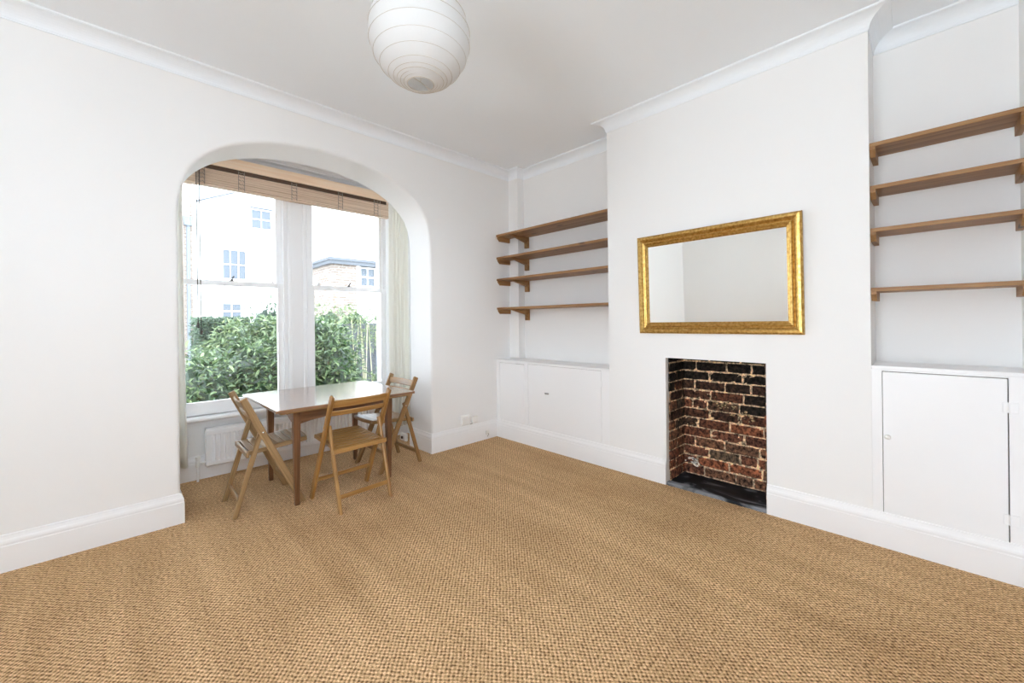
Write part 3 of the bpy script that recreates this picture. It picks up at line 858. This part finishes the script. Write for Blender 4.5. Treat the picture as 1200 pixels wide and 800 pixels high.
# ------------------------------------------------------------------ paper lantern
LX, LY, LZ, LR = -2.131, -1.909, 2.463, .206
la = thing('paper_lantern', 'round white paper lantern hanging from the ceiling', 'lamp', (LX, LY, LZ))
ribs = [-.965, -.945, -.92, -.89, -.85, -.78, -.62, -.42, -.16, .12, .38, .6, .78, .88, .93, .965]
m = MB(); prof = []
def rz(t): return math.sqrt(max(0, 1 - t * t)) * LR, t * LR * .97
for i in range(len(ribs) - 1):
    for k in range(6):
        s_ = k / 6; t = ribs[i] + (ribs[i + 1] - ribs[i]) * s_
        r, z = rz(t)
        r0, z0 = rz(ribs[i]); r1, z1 = rz(ribs[i + 1])
        rc, zc = r0 + (r1 - r0) * s_, z0 + (z1 - z0) * s_
        f_ = .45                                       # paper pulled flat between the wire hoops
        prof.append((rc * f_ + r * (1 - f_), zc * f_ + z * (1 - f_)))
prof.append(rz(ribs[-1]))
m.lathe(prof, 56); so = m.build('shade', PAPER, la, None, True)
sm = so.modifiers.new('thickness', 'SOLIDIFY'); sm.thickness = .0012
m = MB()
for t in ribs[1:-1]:
    r, z = rz(t); ph = random.uniform(-.06, .06)
    m.tube([((r + .0006) * math.cos(a), (r + .0006) * math.sin(a), z + ph * .05 * math.sin(a)) for a in [k / 48 * 2 * PI for k in range(48)]], .0011, 5, True)
m.build('wire_hoops', WIRE, la)
m = MB()
for t in (ribs[0], ribs[-1]):
    r, z = rz(t)
    m.tube([(r * math.cos(a), r * math.sin(a), z) for a in [k / 40 * 2 * PI for k in range(40)]], .0018, 6, True)
r, z = rz(ribs[0])
m.tube([(-r * .96, -.02, z), (0, -.006, z + .004), (r * .96, .008, z)], .0016, 6)
r, z = rz(ribs[-1])
m.tube([(-r, 0, z), (0, 0, z - .02), (r, 0, z)], .0016, 6)
m.tube([(0, 0, -.9 * LR), (0, 0, .93 * LR)], .0014, 6)
m.build('wire_frame', WIRE, la)
m = MB(); m.tube([(0, 0, LR * .84), (0, 0, ZC - LZ - .03)], .0035, 8); m.build('cord', PLASTIC, la)
m = MB(); m.lathe([(.045, ZC - LZ - .002), (.045, ZC - LZ - .012), (.03, ZC - LZ - .03), (.008, ZC - LZ - .04)], 24, None, True, True); m.build('ceiling_rose', PLASTIC, la)
m = MB(); m.lathe([(.004, .03), (.014, .02), (.014, -.02), (.02, -.035), (.03, -.06), (.028, -.085), (.012, -.1), (.002, -.103)], 20, Matrix.Translation((0, 0, .12)), True, True); m.build('bulb', PLASTIC, la, None, True)

# ------------------------------------------------------------------ table
tb = thing('dining_table', 'small wooden dining table with glossy brown top in the bay window', 'table', (-1.785, .08, 0), math.radians(.3))
TZ, TX, TY = .71, .515, .472
m = MB()
np_ = 6
for i in range(np_):                                   # boards glued edge to edge, grain along x
    ya = -TY + 2 * TY * i / np_; yb = ya + 2 * TY / np_
    m.bar([(-TX, (ya + yb) / 2, TZ - .009), (TX, (ya + yb) / 2, TZ - .009)], (0, 0, 1), yb - ya, .018, .0006)
m.build('table_top', TABTOP, tb, 'glossy brown wooden table top')
m = MB()
for sy in (-1, 1): m.bar([(-TX + .03, sy * (TY - .045), TZ - .027), (TX - .03, sy * (TY - .045), TZ - .027)], (0, 0, 1), .05, .016, .003)
for sx in (-1, 1): m.bar([(sx * (TX - .07), -TY + .075, TZ - .027), (sx * (TX - .07), TY - .075, TZ - .027)], (0, 0, 1), .05, .016, .003)
m.build('under_frame', BEECH_BROWN, tb)
lx, ly = .352, .325
for sx in (-1, 1):
    for sy in (-1, 1):
        m = MB(); m.bar([(sx * lx, sy * ly, 0), (sx * lx, sy * ly, .55), (sx * lx, sy * ly, TZ - .019)], (0, 1, 0), (.03, .05), (.03, .05), .003)
        m.build('leg', MAHOG, tb)
def apron(x0, x1, fix, axis, parent, deep):
    m = MB(); L = x1 - x0; pts = []
    for i in range(29):
        u = i / 28; e = min(u, 1 - u)
        s_ = min(1, max(0, (e - .04) / .26)); s_ = s_ * s_ * (3 - 2 * s_)
        pts.append((x0 + L * u, .572 + deep * s_ + .008 * math.sin(e * 18) * (1 if e < .35 else 0)))
    poly = pts + [(x1, TZ - .036), (x0, TZ - .036)]
    if axis == 'x': m.prism(poly, lambda u, z: (u, fix - .01, z), lambda u, z: (u, fix + .01, z)); m.g = [(p[0], p[1], p[2]) for p in m.v]
    else: m.prism(poly, lambda u, z: (fix - .01, u, z), lambda u, z: (fix + .01, u, z)); m.g = [(p[1], p[0], p[2]) for p in m.v]
    m.build('apron', MAHOG, parent)
for sy in (-1, 1): apron(-lx + .0255, lx - .0255, sy * (ly + .004), 'x', tb, .034)
for sx in (-1, 1): apron(-ly + .0255, ly - .0255, sx * (lx + .004), 'y', tb, .058)

# ------------------------------------------------------------------ folding chairs
def folding_chair(label, loc, rz_, MATW):
    t = thing('folding_chair', label, 'chair', loc, rz_, 'folding chairs round the table')
    fx, ftx, fz = .205, -.155, .785
    px_at = lambda z: fx + (ftx - fx) * z / fz
    py = .2135
    for sy in (-1, 1):                                 # long front posts running up into the back
        m = MB(); m.bar([(fx, sy * py, 0), (px_at(.4), sy * py, .4), (px_at(.74), sy * py, .74), (ftx, sy * py, fz)], (0, 1, 0), .044, .021, .0045, cut0='z')
        m.build('back_post', MATW, t)
    for sy in (-1, 1):                                 # short rear legs pivoting on the posts
        m = MB(); m.bar([(-.205, sy * .188, 0), (-.05, sy * .188, .54), (-.042, sy * .188, .568)], (0, 1, 0), .032, .02, .004, cut0='z')
        l = m.build('rear_leg', MATW, t)
        m = MB(); m.lathe([(.006, 0), (.006, .003), (.002, .005)], 12, Matrix.Translation((px_at(.545) + .004, sy * (py + .0105), .545)) @ Matrix.Rotation(-sy * PI / 2, 4, 'X'), True, True); m.build('pivot_bolt', CHROME, l)
    def rail(z0, z1, name, bow=.022):
        zc = (z0 + z1) / 2; m = MB()
        pts = [(px_at(zc) - bow * (1 - (k / 5 - 1) ** 2) + .004, (k / 5 - 1) * .205, zc) for k in range(11)]
        m.bar(pts, (px_at(1) - px_at(0), 0, 1.0), .013, z1 - z0, .004)
        m.build(name, MATW, t)
    rail(.700, .757, 'back_rail'); rail(.640, .678, 'back_rail')
    m = MB(); m.bar([(-.205 + .155 * .105 / .54, -.18, .105), (-.205 + .155 * .105 / .54, .18, .105)], (1, 0, 0), .032, .014, .003); m.build('stretcher', MATW, t)
    m = MB(); m.bar([(px_at(.155), -.205, .155), (px_at(.155), .205, .155)], (1, 0, 0), .03, .014, .003); m.build('stretcher', MATW, t)
    # seat
    zs = lambda x: .408 + (x + .13) * .032 / .38
    s = MB()
    for sy in (-1, 1): s.bar([(-.135, sy * .163, zs(-.135)), (.25, sy * .163, zs(.25))], (0, 1, 0), .03, .022, .004)
    s.bar([(-.128, -.2, zs(-.128) - .005), (-.128, .2, zs(-.128) - .005)], (1, 0, 0), .034, .018, .004)
    s.bar([(.242, -.152, zs(.242)), (.252, -.08, zs(.25)), (.256, 0, zs(.25)), (.252, .08, zs(.25)), (.242, .152, zs(.242))], (1, 0, 0), .03, .022, .004)
    so_ = s.build('seat_frame', MATW, t)
    for k in range(8):
        x = -.093 + k * .0445
        m = MB(); m.bar([(x, -.153, zs(x) + .006 + .004), (x, 0, zs(x) + .006), (x, .153, zs(x) + .006 + .004)], (0, 0, 1), .041, .011, .002); m.build('seat_slat', MATW, t)
    m = MB(); m.tube([(px_at(.418), -.2135, .418), (px_at(.418), .2135, .418)], .005, 8); m.build('seat_rod', CHROME, t)
    return t
folding_chair('pale wooden folding chair at the left end of the table, facing right', (-2.287, .005, 0), math.radians(-1), BEECH_PALE)
folding_chair('honey coloured wooden folding chair with its back to the room, nearest the camera', (-1.80, -.402, 0), math.radians(93.5), BEECH)
folding_chair('brown wooden folding chair at the right end of the table beside the arch reveal', (-1.255, .085, 0), math.radians(181.5), BEECH_BROWN)

# ------------------------------------------------------------------ outside
GZ = -.55
g = MB(); g.box(-30, 40, 1.25, 60, GZ - .2, GZ); struct(g.build('ground', PAVE))
g = MB(); g.box(-30, 40, -40, YR - .6, GZ - .2, GZ); g.box(-40, XL - .6, -40, 1.25, GZ - .2, GZ); struct(g.build('ground_rear', PAVE))
g = MB(); g.box(-2.9, 3.2, 1.9, 8.2, GZ, GZ + .04); o = g.build('garden_bed', SOIL); struct(o)

def leaf(m, p, d, up, L, wd, tint):
    """one folded, pointed leaf"""
    d = d.normalized(); s = d.cross(up)
    if s.length < .05: s = d.cross(Vector((1, 0, 0)))
    s.normalize(); n_ = s.cross(d)
    q = lambda a, b_, c_: p + d * (a * L) + s * (b_ * wd) + n_ * (c_ * L)
    vs = [q(0, 0, 0), q(.3, .5, .06), q(.3, 0, -.02), q(.3, -.5, .06), q(.68, .4, .02), q(.68, 0, -.06), q(.68, -.4, .02), q(1, 0, -.16)]
    m.add(vs, [(0, 1, 2), (0, 2, 3), (1, 4, 5, 2), (2, 5, 6, 3), (4, 7, 5), (5, 7, 6)], None, (tint, tint, tint))
def shrub(name, label, blobs, count, L, ratio, mat, base, group='shrubs outside the bay window', droop=.5, boxy=False):
    t = thing(name, label, 'shrub', base, 0, group)
    B = Vector(base); m = MB(); st = MB()
    tot = sum(b_[3] * b_[5] for b_ in blobs)
    for (cx, cy, cz, rx, ry, rz__) in blobs:
        k = int(count * rx * rz__ / tot)
        for _ in range(k):
            if boxy:
                v = Vector((random.uniform(-1, 1), random.uniform(-1, 1), random.uniform(-1, 1)))
                ax = random.choice((0, 1, 1, 2)); v[ax] = math.copysign(random.uniform(.9, 1.03), v[ax]) if ax != 1 else -random.uniform(.9, 1.03)
                if ax == 2: v[2] = abs(v[2])
                nrm = Vector([1 if i == ax else 0 for i in range(3)]) * (1 if v[ax] > 0 else -1)
            else:
                v = Vector((random.gauss(0, 1), random.gauss(0, 1), random.gauss(0, 1))).normalized()
                if v.y > .5: v.y *= -1
                nrm = v.copy(); v *= random.uniform(.62, 1.05)
                lump = 1 + .13 * math.sin(7 * v.x + cx * 9) * math.sin(6 * v.z + cz * 5) 
                v *= lump
            p = Vector((cx + v.x * rx, cy + v.y * ry, cz + v.z * rz__)) - B
            if p.z < .05: continue
            d = nrm * .8 + Vector((random.gauss(0, .6), random.gauss(0, .6), random.gauss(0, .45) - droop * .5))
            up = Vector((random.gauss(0, .3), random.gauss(0, .3) - .3, 1))
            l_ = L * random.uniform(.6, 1.25)
            leaf(m, p, d, up, l_, l_ * ratio, min(1, max(0, random.gauss(.5, .28))))
        # solid dark inner core so that the crown is not see-through
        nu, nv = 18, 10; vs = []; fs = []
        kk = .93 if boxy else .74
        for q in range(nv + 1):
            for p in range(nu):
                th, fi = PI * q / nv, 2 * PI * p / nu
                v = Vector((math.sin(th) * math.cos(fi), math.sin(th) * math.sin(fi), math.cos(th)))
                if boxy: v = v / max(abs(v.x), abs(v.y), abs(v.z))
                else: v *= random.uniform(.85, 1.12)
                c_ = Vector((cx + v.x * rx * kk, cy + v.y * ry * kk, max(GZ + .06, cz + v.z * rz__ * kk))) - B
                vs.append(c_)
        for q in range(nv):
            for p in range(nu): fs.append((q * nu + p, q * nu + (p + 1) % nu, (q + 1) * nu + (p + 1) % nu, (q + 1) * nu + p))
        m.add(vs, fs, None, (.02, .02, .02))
        for _ in range(max(3, int(rx * 8))):
            x, y = cx + random.uniform(-.5, .5) * rx, cy + random.uniform(-.4, .4) * ry
            st.tube([Vector((cx + (x - cx) * .3, cy, GZ)) - B, Vector((x, y, (cz + GZ) / 2)) - B, Vector((x + random.uniform(-.3, .3) * rx, y, cz + rz__ * .6)) - B], [.02, .014, .005], 6)
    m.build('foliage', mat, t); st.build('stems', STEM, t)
    return t
shrub('clipped_hedge', 'clipped grey-green hedge with a flat top behind the leafy shrubs, in the left window', [(-1.72, 5.3, .42, .36, .45, .94)], 11000, .048, .6, LEAF_BOX, (-1.72, 5.3, GZ), droop=0, boxy=True)
shrub('garden_shrub', 'dark leafy shrub low in the left window, nearest to the glass', [(-2.25, 2.75, .35, .42, .45, .62), (-1.75, 2.9, .38, .45, .45, .72), (-2.35, 3.1, .1, .4, .4, .5)], 4200, .095, .34, LEAF, (-2.1, 2.8, GZ))
shrub('garden_shrub', 'dense large-leaved shrub standing behind the window mullion', [(-1.15, 3.1, .45, .55, .5, .85), (-.75, 3.0, .4, .5, .45, .85), (-.85, 3.2, 1.0, .42, .35, .35)], 5200, .108, .36, LEAF, (-1.05, 3.1, GZ))
shrub('garden_shrub', 'drooping yellow-green shrub between the hedge and the mullion', [(-1.72, 4.0, .70, .48, .45, .62), (-1.3, 4.1, .80, .45, .45, .62)], 3800, .115, .28, LEAF_PALE, (-1.5, 3.9, GZ), droop=1.0)
shrub('garden_bush', 'tall pale bush rising behind the hedge in the left window', [(-.75, 6.3, .75, .48, .5, 1.05), (-.35, 6.5, .8, .5, .5, 1.0)], 3600, .085, .4, LEAF_BOX, (-.6, 6.4, GZ))
shrub('garden_bush', 'tall yellow-green bush behind the right window', [(.45, 6.2, .72, .6, .5, 1.02), (1.15, 6.4, .72, .6, .5, 1.0)], 4200, .085, .4, LEAF_PALE, (.8, 6.3, GZ))
shrub('garden_shrub', 'light green shrub low at the foot of the right window', [(-.56, 3.4, .35, .36, .4, .75), (-.5, 3.6, .85, .3, .3, .45)], 1500, .115, .36, LEAF_PALE, (-.55, 3.4, GZ))
shrub('garden_plant', 'low strappy plant at the bottom right of the right window', [(.22, 3.2, .0, .36, .3, .42)], 700, .14, .25, LEAF_PALE, (.22, 3.2, GZ))
shrub('garden_plant', 'small pale plant at the far left edge of the left window', [(-2.28, 5.0, .15, .22, .25, .5)], 900, .05, .5, LEAF_PALE, (-2.28, 5.0, GZ))
bc_ = thing('bamboo_clump', 'clump of dry upright canes before the dark fence in the right window', 'plant', (.3, 3.95, GZ), 0)
for k in range(7):
    x = -.22 + k * .075 + random.uniform(-.02, .02); y = random.uniform(-.12, .12)
    m = MB(); tx = x + random.uniform(-.12, .12); m.tube([(x, y, 0), ((x + tx) / 2 + .01, y, .95), (tx, y - .03, 1.85 + random.uniform(-.2, .2))], [.011, .010, .007], 8); m.build('cane', CANE, bc_)
m = MB()
for _ in range(420):
    p = Vector((random.uniform(-.34, .4), random.uniform(-.2, .15), random.uniform(1.35, 2.15)))
    leaf(m, p, Vector((random.gauss(0, 1), random.gauss(-.3, .6), random.gauss(-.3, .5))), Vector((0, 0, 1)), random.uniform(.08, .14), .02, random.uniform(.4, 1))
m.build('foliage', LEAF_PALE, bc_)
fe = thing('garden_fence', 'dark garden fence behind the canes in the right window', 'fence', (0, 4.7, GZ))
m = MB()
for k in range(24):
    x = -.1 + k * .115; m.bar([(x + .055, 0, .02), (x + .055, 0, 1.82)], (0, 1, 0), .108, .018, .003)
m.build('boards', FENCE, fe)
m = MB(); m.bar([(-.1, .03, 1.5), (2.66, .03, 1.5)], (0, 1, 0), .06, .04, .004); m.bar([(-.1, .03, .4), (2.66, .03, .4)], (0, 1, 0), .06, .04, .004); m.build('rails', FENCE, fe)

# white house opposite
YH = 18.0
def far_window(parent, x0, x1, z0, z1, y, nx, nz, fw_=.05, rec=.08):
    m = MB(); 
    m.box(x0, x0 + fw_, y + rec - .05, y + rec, z0, z1); m.box(x1 - fw_, x1, y + rec - .05, y + rec, z0, z1); m.box(x0 + fw_, x1 - fw_, y + rec - .05, y + rec, z0, z0 + fw_); m.box(x0 + fw_, x1 - fw_, y + rec - .05, y + rec, z1 - fw_, z1)
    for k in range(1, nx): x = x0 + (x1 - x0) * k / nx; m.box(x - .018, x + .018, y + rec - .04, y + rec, z0 + fw_, z1 - fw_)
    for k in range(1, nz): z = z0 + (z1 - z0) * k / nz; m.box(x0 + fw_, x1 - fw_, y + rec - .041, y + rec, z - .022, z + .022)
    f_ = m.build('window', RENDERW, parent)
    m = MB(); m.box(x0 + fw_, x1 - fw_, y + rec - .012, y + rec - .004, z0 + fw_, z1 - fw_); m.build('pane', FARPANE, f_)
hs = thing('white_house', 'white rendered house across the garden seen through the left window', 'house', (0, 0, 0))
wins = [(.32, 1.24, 3.25, 4.60), (1.40, 2.27, 5.62, 6.55), (.28, 1.05, 1.50, 2.24)]
m = MB(); xs = sorted({-.708, 6.2} | {w_[i] for w_ in wins for i in (0, 1)}); zs_ = sorted({GZ, 7.6} | {w_[i] for w_ in wins for i in (2, 3)})
for i in range(len(xs) - 1):
    for j in range(len(zs_) - 1):
        cx, cz = (xs[i] + xs[i + 1]) / 2, (zs_[j] + zs_[j + 1]) / 2
        if any(w_[0] < cx < w_[1] and w_[2] < cz < w_[3] for w_ in wins): continue
        m.add([(xs[i], YH, zs_[j]), (xs[i + 1], YH, zs_[j]), (xs[i + 1], YH, zs_[j + 1]), (xs[i], YH, zs_[j + 1])], [(0, 1, 2, 3)])
for w_ in wins:   # reveals
    a, c_, z0, z1 = w_
    m.add([(a, YH, z0), (c_, YH, z0), (c_, YH, z1), (a, YH, z1), (a, YH + .1, z0), (c_, YH + .1, z0), (c_, YH + .1, z1), (a, YH + .1, z1)], [(0, 1, 5, 4), (1, 2, 6, 5), (2, 3, 7, 6), (3, 0, 4, 7)])
m.box(-.708, 6.2, YH + .2, YH + 6, GZ, 7.6)
m.build('wall', RENDERW, hs)
far_window(hs, *wins[0][:2], *wins[0][2:], YH, 3, 2); far_window(hs, *wins[1][:2], *wins[1][2:], YH, 2, 2); far_window(hs, *wins[2][:2], *wins[2][2:], YH, 2, 2)
m = MB(); m.box(1.38, 2.29, YH - .03, YH + .05, 6.55, 6.62); m.build('window_lintel', LEADROOF, hs)
m = MB(); m.bar([(-.56, YH - .05, 6.45), (.8, YH - .05, 7.1)], (0, 1, 0), .06, .08, .005); m.build('barge_board', LEADROOF, hs)
m = MB(); m.prism([(-.705, 7.6), (6.5, 7.6), (2.75, 9.6)], lambda x, z: (x, YH - .2, z), lambda x, z: (x, YH + 6.2, z)); m.build('roof', LEADROOF, hs)
# brick neighbour with downpipe
def ext_brick():
    m = M('pale_stock_brick', (.4, .33, .26), .9, .2)
    g_ = nd(m, 'ShaderNodeNewGeometry'); s_ = nd(m, 'ShaderNodeSeparateXYZ'); lk(m, g_.outputs['Position'], s_.inputs[0])
    cmb = nd(m, 'ShaderNodeCombineXYZ'); ad = nd(m, 'ShaderNodeMath', operation='ADD'); lk(m, s_.outputs[0], ad.inputs[0]); lk(m, s_.outputs[1], ad.inputs[1]); lk(m, ad.outputs[0], cmb.inputs[0]); lk(m, s_.outputs[2], cmb.inputs[1])
    br = nd(m, 'ShaderNodeTexBrick'); br.inputs['Scale'].default_value = 1; br.inputs['Brick Width'].default_value = .225; br.inputs['Row Height'].default_value = .075; br.inputs['Mortar Size'].default_value = .008
    br.inputs['Color1'].default_value = (.25, .2, .165, 1); br.inputs['Color2'].default_value = (.15, .12, .1, 1); br.inputs['Mortar'].default_value = (.34, .32, .3, 1)
    lk(m, cmb.outputs[0], br.inputs['Vector']); lk(m, br.outputs['Color'], bsdf(m).inputs['Base Color']); return m
EXTB = ext_brick()
nb = thing('brick_house', 'pale brick house with a grey downpipe at the far left of the left window', 'house', (0, 0, 0))
m = MB(); m.box(-7, -.715, YH - .4, YH + 5, GZ, 8.2); m.build('wall', EXTB, nb)
m = MB(); m.box(-7.2, -.715, YH - .6, YH + 5.2, 8.2, 8.4); m.build('roof', LEADROOF, nb)
m = MB(); m.tube([(-.875, YH - .47, GZ), (-.875, YH - .47, 5.3)], .06, 10); m.build('downpipe', PIPEGREY, nb, 'grey rainwater downpipe')
m = MB(); m.prism([(-.13, 5.3), (.13, 5.3), (.17, 5.66), (-.17, 5.66)], lambda x, z: (-.875 + x, YH - .6, z), lambda x, z: (-.875 + x, YH - .405, z)); m.build('hopper', PIPEGREY, nb, 'grey rainwater hopper head')
# low brick extension
ex = thing('brick_extension', 'low brick extension with a flat grey roof seen through the right window', 'building', (0, 0, 0))
YE = 9.0
m = MB(); m.box(1.62, 2.34, YE, YE + 2.2, GZ, 3.06); m.build('brick_wall', EXTB, ex)
m = MB(); m.box(2.34, 3.6, YE + .02, YE + 2.2, GZ, 2.42); m.box(2.34, 2.46, YE + .02, YE + 2.2, 2.42, 3.06); m.box(3.0, 3.6, YE + .02, YE + 2.2, 2.42, 3.06); m.box(2.46, 3.0, YE + .25, YE + 2.2, 2.42, 3.06); m.build('rendered_wall', RENDERW, ex)
far_window(ex, 2.46, 3.0, 2.42, 3.04, YE + .02, 2, 2, .04)
m = MB(); m.box(1.50, 3.75, YE - .12, YE + 2.4, 3.06, 3.16); m.box(1.46, 3.8, YE - .16, YE + 2.45, 3.16, 3.24); m.build('roof', LEADROOF, ex, 'flat grey roof with an overhanging edge')

# ------------------------------------------------------------------ light
wd = bpy.data.worlds.new('overcast_sky'); sc.world = wd; wd.use_nodes = True
bg = wd.node_tree.nodes['Background']
bg.inputs[0].default_value = (.885, .955, 1.06, 1); bg.inputs[1].default_value = 8.5
def fill_light(name, loc, rot, sx, sy, power, col):  # fill lamp added outside an unseen window to brighten the room
    l = bpy.data.lights.new(name, 'AREA'); l.shape = 'RECTANGLE'; l.size = sx; l.size_y = sy; l.energy = power; l.color = col
    o = bpy.data.objects.new(name, l); C.objects.link(o); o.location = loc; o.rotation_euler = rot
fill_light('fill_left_window', (XL - .55, (LW[0] + LW[1]) / 2, (LW[2] + LW[3]) / 2 - .4), (0, -PI / 2 - .68, -.32), LW[3] - LW[2], LW[1] - LW[0], 70, (.95, 1, 1.07))
fill_light('fill_rear_window', ((RW[0] + RW[1]) / 2 - .15, YR - .5, (RW[2] + RW[3]) / 2), (PI / 2 + .6, 0, math.radians(-24)), RW[1] - RW[0], RW[3] - RW[2], 16, (.95, 1, 1.07))

# ------------------------------------------------------------------ camera
cam = bpy.data.cameras.new('camera'); co_ = bpy.data.objects.new('camera', cam); C.objects.link(co_)
a_, r_ = .7962212, -.01095494
fw = Vector((math.cos(a_), math.sin(a_), 0)); rt = Vector((math.sin(a_), -math.cos(a_), 0)); up = Vector((0, 0, 1))
R_ = rt * math.cos(r_) + up * math.sin(r_); U_ = up * math.cos(r_) - rt * math.sin(r_)
co_.matrix_world = Matrix(((R_.x, U_.x, -fw.x, -3.050875), (R_.y, U_.y, -fw.y, -3.376296), (R_.z, U_.z, -fw.z, 1.28), (0, 0, 0, 1)))
cam.sensor_width = 36; cam.lens = 476.75184 / 1200 * 36
cam.shift_x = 0; cam.shift_y = -(400 - 376.5622) / 1200
cam.clip_start = .02; cam.clip_end = 200
sc.camera = co_

sc.view_settings.view_transform = 'Standard'; sc.view_settings.look = 'None'
sc.view_settings.gamma = 1; sc.view_settings.use_curve_mapping = False
sc.view_settings.exposure = 0.2
sc.cycles.use_denoising = True
sc.cycles.max_bounces = 14; sc.cycles.diffuse_bounces = 10; sc.cycles.glossy_bounces = 5; sc.cycles.transparent_max_bounces = 12
